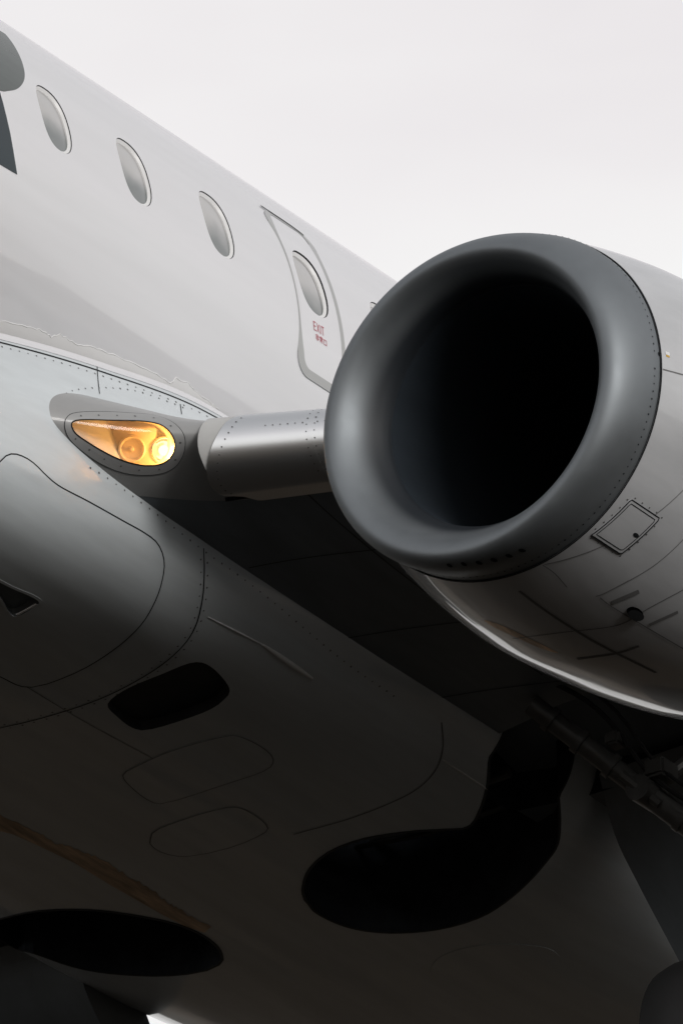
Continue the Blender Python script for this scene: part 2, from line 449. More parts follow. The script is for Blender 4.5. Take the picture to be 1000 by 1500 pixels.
def window(c, parent_name='cabin_window'):
    poly = win_poly(c.x, c.y, HW, HH, 36)
    mid = fus.nor(c.x, c.y)
    def ring(scale, dep):
        return [fus.f(c.x+(p.x-c.x)*scale, c.y+(p.y-c.y)*scale)-fus.nor(p.x, p.y)*dep for p in poly]
    def wall(name, A_, B_, m, par):
        V = A_+B_; n = len(A_); F = [(i, (i+1) % n, n+(i+1) % n, n+i) for i in range(n)]
        cen = sum(A_, Vector())/n
        F2 = []
        for f in F:
            nn = (V[f[1]]-V[f[0]]).cross(V[f[2]]-V[f[0]]); F2.append(f if nn.dot(cen-V[f[0]]) > 0 else f[::-1])
        return mesh(name, V, F2, m, par)
    fr = wall('window_frame' if parent_name != 'cabin_window' else 'cabin_window', ring(.985, .005), ring(.90, .017), M['frame'], None)
    wall('window_seal', ring(1.0, 0), ring(.985, .005), M['dark'], fr)
    # the pane bellies slightly outwards, a blind half drawn behind it
    V = []; F = []; k = 36; rings_ = (1.0, .75, .5, .25)
    for q in rings_:
        for p in poly:
            u = c.x+(p.x-c.x)*.905*q; v = c.y+(p.y-c.y)*.905*q
            V.append(fus.f(u, v)-fus.nor(u, v)*(.0165-.005*(1-q*q)))
    V.append(fus.f(c.x, c.y)-mid*.0115)
    for r_ in range(3):
        for i in range(k): F.append((r_*k+i, r_*k+(i+1) % k, (r_+1)*k+(i+1) % k, (r_+1)*k+i))
    for i in range(k): F.append((3*k+i, 3*k+(i+1) % k, 4*k))
    F = [f if (V[f[1]]-V[f[0]]).cross(V[f[2]]-V[f[0]]).dot(mid) > 0 else f[::-1] for f in F]
    mesh('window_pane', V, F, M['pane'], fr)
    return fr
def pane_gradient():                          # blind drawn most of the way: pale above, dark cabin below
    m = M['pane']; t = m.node_tree; b = t.nodes['Principled BSDF']
    g = N(t, 'ShaderNodeTexCoord'); s_ = N(t, 'ShaderNodeSeparateXYZ'); t.links.new(g.outputs['Object'], s_.inputs[0])
    nz = N(t, 'ShaderNodeTexNoise'); nz.inputs['Scale'].default_value = 5; t.links.new(g.outputs['Object'], nz.inputs['Vector'])
    ad = N(t, 'ShaderNodeMath', operation='MULTIPLY_ADD'); ad.inputs[1].default_value = .16; t.links.new(nz.outputs[0], ad.inputs[0]); t.links.new(s_.outputs['Z'], ad.inputs[2])
    rp = N(t, 'ShaderNodeMapRange'); rp.interpolation_type = 'SMOOTHSTEP'
    rp.inputs[1].default_value = .29; rp.inputs[2].default_value = .47; t.links.new(ad.outputs[0], rp.inputs[0])
    mx = N(t, 'ShaderNodeMix', data_type='RGBA'); mx.inputs[6].default_value = (.13, .15, .145, 1); mx.inputs[7].default_value = (.46, .45, .44, 1)
    t.links.new(rp.outputs[0], mx.inputs[0]); t.links.new(mx.outputs[2], b.inputs['Base Color'])
pane_gradient()
for c in WC:
    f = window(c); f.parent = A

# emergency exit: a plug door outlined by a grey stripe
def rrect(pts, n=6): return cr(pts, True, n)
door_px_top = [(393, 309), (415, 322), (440, 341), (463, 363)]
dl = [fus.px(p) for p in [(410, 356), (423, 394), (428, 426), (431, 460), (431.6, 520), (436, 538), (479, 573)]]
print([round(p.x, 3) for p in dl])
x_l = sum(p.x for p in dl[0:4])/4
dr = [fus.px(p) for p in [(480, 402), (492, 438), (500, 474), (504, 502)]]
x_r = sum(p.x for p in dr)/4
print([round(p.x, 3) for p in dr], [fus.px(p).y for p in door_px_top], [p.y for p in dl]); v_t = sum(fus.px(p).y for p in door_px_top[0:4])/4; v_b = dl[-1].y
def rr(x0, x1, v0, v1, rad, n=7):
    L = []
    for (cx, cv, a0) in ((x1-rad, v1-rad, 0), (x0+rad, v1-rad, 90), (x0+rad, v0+rad, 180), (x1-rad, v0+rad, 270)):
        for k in range(n+1):
            a = R(a0+90*k/n); L.append(Vector((cx+rad*math.cos(a), cv+rad*math.sin(a))))
    return L
print('door', x_l, x_r, v_b, v_t, 'exit win', EC)
dX0, dX1 = min(x_l, x_r), max(x_l, x_r)
outer = rr(dX0, dX1, v_b, v_t, .10); inner = rr(dX0+.056, dX1-.056, v_b+.048, v_t-.022, .06)
DOOR = patch('emergency_exit', fus, [rr(dX0+.002, dX1-.002, v_b+.002, v_t-.002, .098), win_poly(EC.x, EC.y, HW+.0005, HH+.0005)], .003, .003, M['white'], A, d=.05)
patch('door_stripe', fus, [outer, inner], .0045, .0015, M['stripe'], DOOR, d=.03)
ribbon('door_gap', fus, [Vector((lerp(dX1-.02, dX0+.05, k/20), v_t+.004-(.02*(k/20)**6))) for k in range(21)], .015, .0055, M['dark'], DOOR)
fx_ = window(EC, 'exit'); fx_.parent = DOOR
for ch in list(fx_.children): ch.parent = DOOR
# EXIT and the characters under it, stroke by stroke
LT = {
 'E': [[(0, 0), (0, 1)], [(0, 1), (.62, 1)], [(0, .5), (.55, .5)], [(0, 0), (.62, 0)]],
 'X': [[(0, 0), (.68, 1)], [(0, 1), (.68, 0)]],
 'I': [[(.1, 0), (.1, 1)]],
 'T': [[(.33, 0), (.33, 1)], [(0, 1), (.66, 1)]],
 'hi': [[(.36, 0), (.36, 1)], [(.64, 0), (.64, 1)], [(.05, .8), (.36, .8)], [(.08, .55), (.36, .55)], [(.0, .25), (.36, .3)], [(.64, .8), (.97, .8)], [(.64, .55), (.95, .55)], [(.64, .28), (1, .28)]],
 'jo': [[(.5, .85), (.5, 1)], [(.25, .98), (.32, .86)], [(.75, .98), (.68, .86)], [(.05, .65), (.05, .82)], [(.05, .82), (.95, .82)], [(.95, .82), (.95, .65)], [(.3, .68), (.7, .68)], [(.3, .5), (.7, .5)], [(.3, .5), (.3, .68)], [(.7, .5), (.7, .68)], [(.18, .05), (.18, .35)], [(.18, .35), (.82, .35)], [(.82, .35), (.82, .05)], [(.5, 0), (.5, .5)]],
 'kuchi': [[(.12, .05), (.12, .85)], [(.12, .85), (.88, .85)], [(.88, .85), (.88, .05)], [(.12, .1), (.88, .1)]],
}
def write(word, u0, v0, h, adv, wd, sw, parent, s=fus, m='red', name='lettering', du=-1):
    V = []; F = []; Nn = []
    u = u0
    for ch in word:
        for a, b in LT[ch]:
            pa = Vector((u+du*a[0]*wd, v0+a[1]*h)); pb = Vector((u+du*b[0]*wd, v0+b[1]*h))
            P, Q = s.f(pa.x, pa.y), s.f(pb.x, pb.y); n = s.nor(pa.x, pa.y)
            t = nrm(Q-P); o = n.cross(t)*sw/2; P -= t*sw*.4; Q += t*sw*.4
            k = len(V); V += [x+n*.0052 for x in (P-o, P+o, Q+o, Q-o)]; Nn += [n]*4; F.append((k, k+1, k+2, k+3))
        u += du*adv(ch)
    F = [f if (V[f[1]]-V[f[0]]).cross(V[f[2]]-V[f[0]]).dot(Nn[f[0]]) > 0 else f[::-1] for f in F]
    return mesh(name, V, F, M[m], parent, Nn)
e0 = fus.px((459, 483)); 
write('EXIT', e0.x, e0.y, .046, lambda ch: {'E': .029, 'X': .030, 'I': .0135, 'T': .028}[ch], .031, .0040, DOOR)
e1 = fus.px((461.5, 497.5))
write(['hi', 'jo', 'kuchi'], e1.x, e1.y, .034, lambda ch: .036, .030, .0030, DOOR)

# large livery lettering
L1 = patch('livery_lettering', fus, [resample(cr([p for p in fus.pxs([(-70, 10), (0, 45), (13, 56), (25, 74), (33.5, 94), (36.5, 111), (33, 123), (24, 131), (10, 133.5), (0, 133), (-70, 118)])], True, 6), .02, True)], .0012, 0, M['sheenletter'], A, d=.04)
L1['label'] = 'rounded letter, grey from painted-in sky reflection'
L2 = patch('livery_lettering', fus, [fus.pxs([(-60, 95), (0, 134), (5, 152), (10, 172), (15, 194), (20, 222), (25.5, 256), (0, 241), (-60, 202)])], .0012, 0, M['navy'], A, d=.04)
L2['label'] = 'dark blue pointed letter'
# -- belly fairing
XS = [-8.5, -7.5, -6.3, -5.4, -4.7, -4.0, -3.0, -1.6, -.5, 0, .75, 2.0, 3.2, 4.2]
YM = [.25, .75, 1.22, 1.46, 1.58, 1.67, 1.71, 1.66, 1.57, 1.51, 1.415, 1.22, .98, .6]
ZB = [-1.5, -1.75, -1.93, -1.98, -2.0, -2.01, -2.01, -2.01, -2.02, -2.02, -2.02, -1.99, -1.93, -1.8]
Z0X = [-8.5, -5, -2, -.9, -.66, .15, .89, 2.0, 3.2, 4.2]
Z0Y = [-1.3, -.75, -.60, -.605, -.612, -.712, -.834, -1.06, -1.35, -1.62]
ZM = -1.35
def fair_f(x, v):                             # v in -2..2, 0 at the bottom centre line, + port
    ym = interp(x, XS, YM); zb = interp(x, XS, ZB); z0 = interp(x, Z0X, Z0Y); n = 3.0
    zm = min(ZM, (z0+zb)/2)
    y0 = min(ym-.02, math.sqrt(max(.01, RF*RF-z0*z0))+.012) if z0 > -1.0 else ym*.93
    sg = 1 if v >= 0 else -1; q = abs(v)/2
    if q < .6:
        a = q/.6*math.pi/2
        y = ym*max(0, math.sin(a))**(2/n); z = zm-(zm-zb)*max(0, math.cos(a))**(2/n)
    else:
        b = (q-.6)/.4; z = zm+(z0-zm)*b; y = ym-(ym-y0)*b**1.9
    return Vector((x, sg*y, z))
fair = Surf(fair_f, 1.6, -7.5, 120, -2, 2, 160)
outward(fair, 0, 1.2, Vector((0, 1, 0)))

ps = fair.pxs
# outline of the main wheel well, on the port side (the starboard one is its mirror image)
wl = fair.pxs(cr([(446, 1318), (443, 1302), (452, 1275), (480, 1249), (530, 1229), (600, 1218), (650, 1215), (686, 1211), (703, 1185), (713, 1150), (716, 1110)], False, 6))
wa = fair.pxs(cr([(817, 1165), (819, 1205), (815, 1238), (797, 1264), (772, 1292), (740, 1320), (700, 1344), (640, 1361), (570, 1366), (510, 1358), (465, 1338), (449, 1321)], False, 6))
top_v = 1.72
well = wl + [Vector((wl[-1].x-.0, top_v)), Vector((wa[0].x, top_v))] + wa
well = resample(well, .035, True)
well_s = resample(fair.pxs(cr([(326, 1405), (318, 1386), (290, 1366), (250, 1351), (200, 1341), (150, 1334), (100, 1332), (50, 1335), (0, 1346), (-40, 1360), (-44, 1372), (0, 1384), (50, 1396), (92, 1411), (130, 1421), (180, 1427), (240, 1429), (290, 1424), (316, 1415)], True, 4)), .05, True)
duct_px = cr([(158, 1031), (186, 1009), (236, 988), (284, 970), (312, 979), (336, 1008), (328, 1025), (300, 1043), (228, 1067), (198, 1068), (172, 1050)], True, 5)
duct = resample(fair.pxs(duct_px), .03, True)
scoop_px = cr([(-30, 834), (0, 850), (22, 861), (48, 872), (60, 881), (52, 889), (28, 903), (14, 900), (3, 882), (-8, 868), (-30, 858)], True, 5)
scoop = resample(fair.pxs(scoop_px), .02, True)
lo = [Vector((4.2, -2)), Vector((4.2, 2)), Vector((-8.5, 2)), Vector((-8.5, -2))]
us = frange(-8.5, -5, .12)+frange(-4.95, 1.5, .05)+frange(1.6, 4.2, .15)
vs_ = frange(-2, 2, .05)
FAIR = skin('belly_fairing', fair, [lo, well, well_s, duct, scoop], us, vs_, M['belly'], A)
def pit(name, s, uv, dirn, depth, m, parent, shrink=1.0, capm=None):
    A_ = [s.f(p.x, p.y) for p in uv]; c = sum(A_, Vector())/len(A_); n = len(A_)
    B_ = [c+(p-c)*shrink+dirn*depth for p in A_]
    bm = bmesh.new(); a = [bm.verts.new(p) for p in A_]; b = [bm.verts.new(p) for p in B_]
    for i in range(n): bm.faces.new((a[i], a[(i+1) % n], b[(i+1) % n], b[i]))
    bm.faces.new(b)
    o = bm_obj(name, bm, m, parent); return o
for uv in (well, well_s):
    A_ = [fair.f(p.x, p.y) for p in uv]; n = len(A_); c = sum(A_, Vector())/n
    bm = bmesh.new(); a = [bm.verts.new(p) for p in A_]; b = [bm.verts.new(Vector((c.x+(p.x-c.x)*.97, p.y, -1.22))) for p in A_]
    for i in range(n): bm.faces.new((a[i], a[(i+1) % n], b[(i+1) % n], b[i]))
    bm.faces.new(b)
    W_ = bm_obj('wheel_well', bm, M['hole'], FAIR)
    ribbon('well_seal', fair, uv, .014, .004, M['outlet'], FAIR, closed=True, thick=.006)
    sg = 1 if c.y > 0 else -1
    for k, (dx, dy, r_) in enumerate(((-.36, 0, .022), (-.28, .03, .014), (.12, 0, .03), (.33, .02, .016))):
        bm = bmesh.new(); tube(bm, [(-3.55+dx, .15*sg, -1.50-.05*k), (-3.52+dx, .7*sg, -1.56-.05*k), (-3.56+dx+dy, 1.4*sg, -1.50-.05*k)], r_, 10)
        bm_obj('well_pipe', bm, M['steel'], W_)
    for dx in (-.42, -.1, .22):
        bm = bmesh.new(); box(bm, Vector((-3.55+dx, .75*sg, -1.27)), .03, 1.1, .12, .004); bm_obj('well_rib', bm, M['steel'], W_)
dn = -fair.nor(*fair.px((245, 1020)))
pit('air_outlet', fair, duct, dn, .05, M['outlet'], FAIR, .97)
dn = -fair.nor(*fair.px((30, 880)))
pit('flush_scoop', fair, scoop, dn, .035, M['wing'], FAIR, .90)
ribbon('scoop_lip', fair, resample(fair.pxs([(25, 900), (40, 892), (54, 884)]), .01), .012, .006, M['frame'], FAIR, thick=.006)
ribbon('scoop_rim', fair, scoop, .016, .005, M['belly'], FAIR, closed=True, thick=.003)

# removable panels and joints
bigp_px = [(-60, 735), (-25, 700), (0, 676), (10, 667), (22, 665), (38, 671), (52, 681), (68, 697), (88, 713), (130, 735), (180, 763), (212, 781), (231, 797), (240, 822), (237, 850), (227, 880), (206, 915), (168, 950), (112, 984), (45, 1006), (0, 990), (-60, 960)]
bigp = resample(fair.pxs(cr(bigp_px, True, 5)), .04, True)
PANEL = patch('access_panel', fair, [bigp, scoop], .0035, .0035, M['belly'], FAIR, d=.05); PANEL['label'] = 'large rounded side panel'
ribbon('panel_joint', fair, bigp, .007, .0040, M['dark'], FAIR, closed=True)
sm1_px = [(180, 1135), (200, 1122), (255, 1098), (325, 1079), (350, 1078), (385, 1095), (400, 1112), (388, 1128), (330, 1148), (245, 1175), (218, 1172), (192, 1152)]
sm2_px = [(217, 1222), (240, 1210), (300, 1190), (345, 1182), (375, 1195), (392, 1212), (382, 1222), (340, 1240), (275, 1255), (250, 1250), (228, 1238)]
sm3_px = [(630, 1420), (650, 1398), (700, 1385), (760, 1383), (805, 1390), (820, 1408), (800, 1430), (740, 1446), (680, 1448), (640, 1440)]
for pp in (sm1_px, sm2_px, sm3_px):
    uv = resample(fair.pxs(cr(pp, True, 5)), .03, True)
    patch('access_panel', fair, [uv], .003, .003, M['belly'], FAIR, d=.05)
    if pp is not sm3_px: ribbon('panel_joint', fair, uv, .005, .0034, M['faint'], FAIR, closed=True)
def joint(pts, wd=.008, s=fair, par=None, m='dark', off=.002, n=8):
    uv = resample(s.pxs(cr(pts, False, n)), .03)
    return ribbon('panel_joint', s, uv, wd, off, M[m], par or FAIR), uv
_, j1 = joint([(298, 803), (299, 840), (296, 880), (285, 920), (262, 952), (220, 985), (150, 1022), (60, 1052), (-40, 1075)], .007)
_, j2 = joint([(646, 1058), (648, 1095), (636, 1130), (600, 1162), (520, 1196), (430, 1222)], .007, m='faint')
joint([(40, 1006), (130, 1060), (260, 1130)], .004, m='faint')
# lap seam running aft, its glint painted in as a white bead
for a, b, w0, w1 in (((305, 904), (384, 944), .003, .005), ((384, 944), (457, 994), .006, .014), ((648, 1113), (713, 1156), .004, .005)):
    uv = fair.pxs([(lerp(a[0], b[0], k/24), lerp(a[1], b[1], k/24)) for k in range(25)])
    bm = bmesh.new()
    tube(bm, [fair.f(p.x, p.y) for p in uv], [lerp(w0, w1, math.sin(k/24*3.0)) for k in range(len(uv))], 10)
    bm_obj('lap_seam_glint', bm, M['frame'], FAIR)
# horizon reflection painted in beside the keel, ragged along its upper edge
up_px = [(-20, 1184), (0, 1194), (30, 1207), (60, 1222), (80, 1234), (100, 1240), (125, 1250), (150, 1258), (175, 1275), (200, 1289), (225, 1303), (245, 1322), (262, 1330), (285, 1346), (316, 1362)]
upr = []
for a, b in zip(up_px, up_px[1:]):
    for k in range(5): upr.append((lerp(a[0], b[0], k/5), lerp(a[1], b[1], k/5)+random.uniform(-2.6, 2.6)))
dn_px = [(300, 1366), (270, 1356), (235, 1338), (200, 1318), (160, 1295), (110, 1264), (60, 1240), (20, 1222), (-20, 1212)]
M['glint'] = mat('glint_metal', (.95, .74, .54), .50, metal=1, var=.3, vscale=(3, 22, 22))  # warm metal tone standing in for the reflected horizon
patch('glint_strip', fair, [fair.pxs(upr+dn_px)], .0012, 0, M['glint'], FAIR, d=.05)
# forward fillet: seal along the fuselage, short joints down from it
edge = [Vector((x, 1.985)) for x in frange(-1.1, 1.6, .05)]
ribbon('fillet_seal', fair, [Vector((p.x, 1.955)) for p in edge], .045, .003, M['white'], FAIR, thick=.003)
ribbon('panel_joint', fair, [Vector((p.x, 1.90)) for p in edge], .009, .002, M['dark'], FAIR)
joint([(142, 533), (144, 560), (146, 577)], .005); joint([(264, 592), (266, 607)], .005)
rag = [(-25, 464), (0, 470), (40, 478), (62, 484), (75, 493), (88, 490), (110, 503), (130, 508), (150, 513), (190, 531), (230, 549), (250, 562), (258, 554), (275, 561), (284, 571), (310, 591), (324, 604)]
rag2 = []
for a, b in zip(rag, rag[1:]):
    for k in range(5): rag2.append((lerp(a[0], b[0], k/5), lerp(a[1], b[1], k/5)+random.uniform(-1.6, 1.6)))
lowr = [(318, 610), (285, 594), (220, 568), (140, 538), (70, 513), (0, 497), (-25, 494)]
ruv = fus.pxs(rag2); bm = bmesh.new()
tube(bm, [fus.f(p.x, p.y) for p in ruv], [.0022+.0015*random.random() for p in ruv], 8); bm_obj('ragged_bead', bm, M['frame'], FUS)
patch('pale_strip', fus, [fus.pxs(rag2+lowr)], .0015, 0, M['frame'], FUS, d=.04)  # pale strip on the fuselage, ragged along its upper edge
def off_px(pts, dx, dy): return [(x+dx, y+dy) for x, y in pts]
rl = []
rl.append([Vector((p.x, 1.865)) for p in edge])
for k in (0,):
    cx = sum(p.x for p in bigp)/len(bigp); cy = sum(p.y for p in bigp)/len(bigp)
    ring_ = []
    for i, p in enumerate(bigp):
        t = (bigp[(i+1) % len(bigp)]-bigp[i-1]).normalized(); o = Vector((-t.y, t.x))
        if o.dot(Vector((cx, cy))-p) < 0: o = -o
        ring_.append(p+o*.028)
    rl.append(ring_)
def shift(uv, du, dv): return [Vector((p.x+du, p.y+dv)) for p in uv]
rl.append(fair.pxs(cr([(84, 590), (104, 573), (150, 568), (200, 573), (250, 590), (275, 600)], False, 6)))
rl += [shift(j1, .025, 0), shift(j1, -.025, 0)]
edge2 = fair.pxs(cr([(120, 676), (160, 702), (220, 746), (300, 808), (340, 836), (400, 882), (500, 966), (580, 1022)], False, 6))
rl.append(edge2)
rivets(fair, rl, FAIR, r=.0055, d=.062)

# -- wings
def wing_par(y):
    xle = interp(y, [1.1, 1.25, 1.4, 1.55, 1.7, 1.85, 2.0, 2.2, 2.6, 3.2, 14], [1.12, .93, .72, .50, .31, .175, .085, 0, -.2, -.5, -6.1])
    xte = interp(y, [1.1, 4.5, 14], [-4.5, -4.7, -7.6])
    zle = -1.255+.085*max(0, y-2.6)
    return xle, xte, zle
def wing_f(y, v):                             # v = 2*s, s in -1..1, + upper
    s_ = v/2; xc = s_*s_; xle, xte, zle = wing_par(y); c = xle-xte
    tp = lerp(1, .75, min(1, max(0, (y-1.5)/6)))
    th = (interp(y, [1.2, 1.55, 1.95, 3, 14], [.165, .145, .105, .095, .085]) if s_ >= 0 else .088*tp)
    yt = 5*th*(.2969*abs(s_)-.126*xc-.3516*xc**2+.2843*xc**3-.1036*xc**4)
    z = zle-.38*tp*xc*min(1, c/4.9)+(1 if s_ >= 0 else -1)*yt*c
    return Vector((xle-c*xc, y, z))
wing = Surf(wing_f, 1.2, 6.0, 140, -2, 2, 160)
outward(wing, 3, -1.0, Vector((0, 0, -1)))
# lens opening, bay opening, panels
lens_px = [(104.5, 622), (111, 616.5), (130, 615.5), (160, 616.5), (190, 617), (215, 618.5), (236, 623.5), (251, 636), (256.5, 652), (251, 668), (238, 678), (222, 681), (200, 679.5), (175, 672), (150, 660), (125, 645), (110, 634)]
lens = resample(wing.pxs(cr(lens_px, True, 5)), .018, True)
def vert(s, x, y): return s.hit(Vector((x, y, -8)), Vector((0, 0, 1)))
bay_xy = [(-2.97, 1.22), (-2.93, 1.75), (-2.88, 2.05), (-2.9, 2.6), (-3.15, 3.15), (-3.9, 3.15), (-4.05, 2.6), (-3.85, 1.9), (-3.75, 1.22)]
bay = resample([q for q in (vert(wing, *p) for p in bay_xy) if q], .05, True)
lo = [Vector((1.25, -2)), Vector((13.8, -2)), Vector((13.8, 2)), Vector((1.25, 2))]
us = frange(1.25, 2.3, .03)+frange(2.36, 4.5, .07)+frange(4.7, 13.8, .5)
vs_ = frange(-2, -1.0, .08)+frange(-.95, .95, .03)+frange(1.0, 2, .08)
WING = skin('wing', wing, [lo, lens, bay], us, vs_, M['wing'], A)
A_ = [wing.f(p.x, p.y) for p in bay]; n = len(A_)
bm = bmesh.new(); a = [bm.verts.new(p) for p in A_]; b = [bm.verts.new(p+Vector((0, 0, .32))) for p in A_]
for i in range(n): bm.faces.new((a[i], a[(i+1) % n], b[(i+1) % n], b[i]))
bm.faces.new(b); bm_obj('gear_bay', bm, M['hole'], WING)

# glove paint on the nose ahead of the slat, with bezel, seal bulb and slat
tear = [Vector((y, v)) for y, v in ((1.25, -.62), (1.9, -.62), (1.97, -.3), (1.95, 0), (1.99, .35), (1.99, .75), (1.25, .75))]
def densify(L, d=.02): return resample(L, d, True)
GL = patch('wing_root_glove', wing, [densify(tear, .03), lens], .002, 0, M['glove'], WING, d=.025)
bez_px = [(95, 623), (100, 610), (115, 605), (150, 604), (190, 606), (225, 609), (250, 618), (266, 632), (271, 648), (267, 668), (255, 684), (235, 693), (205, 695), (175, 690), (145, 677), (118, 658), (101, 641)]
bez = resample(wing.pxs(cr(bez_px, True, 5)), .02, True)
LAMP = patch('landing_light', wing, [bez, lens], .005, .003, M['glove'], A, d=.025)
ribbon('bezel_joint', wing, bez, .006, .0045, M['dark'], LAMP, closed=True)
mid_ring = []
for i in range(40):
    p = bez[int(i/40*len(bez))]; q = min(lens, key=lambda r_: (r_-p).length); mid_ring.append(p.lerp(q, .45))
rivets(wing, [mid_ring+[mid_ring[0]]], LAMP, r=.0055, d=.095, off=.006, name='bezel_screws')
ribbon('lens_gasket', wing, lens, .007, .0058, M['dark'], LAMP, closed=True)
patch('lens', wing, [lens], .001, 0, M['lens'], LAMP, d=.03)
lc = sum((wing.f(p.x, p.y) for p in lens), Vector())/len(lens)
inw = -nrm(sum((wing.nor(p.x, p.y) for p in lens), Vector())*.7+VC*len(lens)*.5)
print('lens centre', lc, 'inward', inw)
HO = pit('lamp_housing', wing, lens, inw, .25, M['housing'], LAMP, .97)
# two lamps on the back wall, side by side
def lamp(pc, r, lit):
    d0 = inw*.19; ray_d = cam_ray(*pc); pl = lc+d0
    t = (pl-EYE).dot(inw)/ray_d.dot(inw); p = EYE+ray_d*t; ax = -inw
    a = ax.orthogonal().normalized(); b = ax.cross(a); n = 20
    def rings(bm, prof):
        rr_ = [[bm.verts.new(p+ax*h+(a*math.cos(2*math.pi*k/n)+b*math.sin(2*math.pi*k/n))*q) for k in range(n)] for q, h in prof]
        for A2, B2 in zip(rr_, rr_[1:]):
            for k in range(n): bm.faces.new((A2[k], A2[(k+1) % n], B2[(k+1) % n], B2[k]))
        return rr_
    bm = bmesh.new(); rr_ = rings(bm, [(r*1.12, -.04), (r*1.12, .012), (r*1.0, .016), (r*.93, .008), (r*.75, -.022), (r*.4, -.036), (r*.2, -.04)]); bm.faces.new(rr_[-1])
    o = bm_obj('lamp', bm, M['chrome'] if lit else M['housing'], LAMP); o['label'] = 'lit amber lamp' if lit else 'unlit round lamp'
    bm = bmesh.new(); rr_ = rings(bm, [(r*(.42 if lit else .22), -.02), (r*(.34 if lit else .2), .002), (r*.1, .008)]); bm.faces.new(rr_[-1])
    bm_obj('lamp_bulb', bm, M['bulb'] if lit else M['housing'], LAMP)
    return p+ax*.03
bp_ = lamp((241, 660), .062, True); lamp((193, 658), .060, False)
# mounting box behind the unlit lamp
bm = bmesh.new(); pl = lc+inw*.215; rd = cam_ray(196, 655); p = EYE+rd*((pl-EYE).dot(inw)/rd.dot(inw))
rot = Matrix((CR, inw.cross(CR).normalized(), inw)).transposed()
box(bm, p, .22, .20, .03, .008, rot); bm_obj('lamp_mount', bm, M['housing'], LAMP)
pd = bpy.data.lights.new('lamp_glow', 'POINT'); pd.energy = 2.3; pd.color = (1, .48, .12); pd.shadow_soft_size = .03
po = bpy.data.objects.new('lamp_glow', pd); C.objects.link(po); pd.specular_factor = 0; po.location = bp_-inw*.045; po.parent = A

# slat (lowered for landing) with a bulbous seal at its inboard end
SC0 = at_plane(340, 669, 2, -1.33)
def slat_g(y, v, dr=0):                       # v 0 lower aft edge .. 1 upper aft edge
    rr_ = .186-.035*(y-SC0.y)+dr
    c = SC0+Vector((-.49, 1, .03+.02*max(0, y-2.6)))*(y-SC0.y)
    if v < .25: t = v/.25; x, z = lerp(-.13, 0, t), -rr_*lerp(.97, 1, t)
    elif v < .75: a = R(lerp(-90, 84, (v-.25)/.5)); x, z = rr_*1.1*math.cos(a), rr_*math.sin(a)
    else: t = (v-.75)/.25; a = R(84); x, z = lerp(rr_*1.1*math.cos(a), -.5, t), lerp(rr_*math.sin(a), rr_+.035, t)
    return c+Vector((x, 0, z))
slt = Surf(lambda y, v: slat_g(y, v), 1.5, 5, 120, 0, 1, 120)
outward(slt, 2.5, .5, Vector((1, 0, 0)))
blb = Surf(lambda y, v: slat_g(y, v, .008-.05*max(0, 1.92-y)), 1.4, 5, 120, 0, 1, 120); blb.sign = slt.sign
in_px = [(347, 614), (332, 622), (318, 641), (308, 662), (303, 686), (305, 703), (314, 716), (326, 722)]
in_edge = slt.pxs(cr(in_px, False, 5))
print('slat inner edge', in_edge[0], in_edge[-1], len(in_edge))
slat_uv = [Vector((6.5, .99)), Vector((in_edge[0].x+.06, .99)), Vector((in_edge[0].x+.02, min(.9, in_edge[0].y+.1)))] + in_edge + [Vector((in_edge[-1].x+.07, .16)), Vector((in_edge[-1].x+.1, .01)), Vector((6.5, .01))]
SL = patch('leading_edge_slat', slt, [resample(slat_uv, .03, True)], .016, .016, M['slat'], WING, d=.035)
sb_out = blb.pxs(cr([(328, 605), (310, 610), (296, 622), (290, 640), (291, 660), (298, 680), (304, 694)], False, 5))
print('bulb', len(sb_out), sb_out[0], sb_out[-1])
bulb = [Vector((in_edge[0].x+.16, .97)), Vector((sb_out[0].x-.01, .97))] + sb_out + [Vector((q.x+.12, q.y)) for q in in_edge[::-1] if q.y > sb_out[-1].y-.03]
SB = patch('slat_end_seal', blb, [resample(bulb, .025, True)], 0, .06, M['seal'], WING, d=.025)
def wline(y, v0, v1): return [Vector((y, lerp(v0, v1, k/30))) for k in range(31)]
yy = in_edge[0].x
rivets(slt, [wline(in_edge[0].x+.33, .3, .9), wline(in_edge[0].x+.365, .3, .9), [Vector((q.x+.045, q.y)) for q in in_edge], [Vector((in_edge[0].x+.12+k*.06, .56)) for k in range(20)]], SL, r=.0042, d=.036, off=.0172, m=M['steel'])
ribbon('slat_joint', slt, wline(in_edge[0].x+.3475, .05, .95), .022, .0182, M['slat'], SL, thick=.002)
# under-wing joints
for x_ in (-.75, -1.6, -2.4):
    uv = [q for q in (vert(wing, x_-.45*(y-1.6), y) for y in frange(1.6, 5, .1)) if q]
    ribbon('panel_joint', wing, uv, .008, .002, M['wingline'], WING)
for y_ in (2.15, 2.9):
    ribbon('panel_joint', wing, [Vector((y_, v)) for v in frange(-1.5, -.45, .05)], .007, .002, M['wingline'], WING)
for a, b in (((330, 731), (438, 716)), ((465, 713), (500, 706))):
    uv = wing.pxs([(lerp(a[0], b[0], k/8), lerp(a[1], b[1], k/8)) for k in range(9)])
    if len(uv) > 3: ribbon('slat_slot', wing, uv, .03, .003, M['dark'], WING)

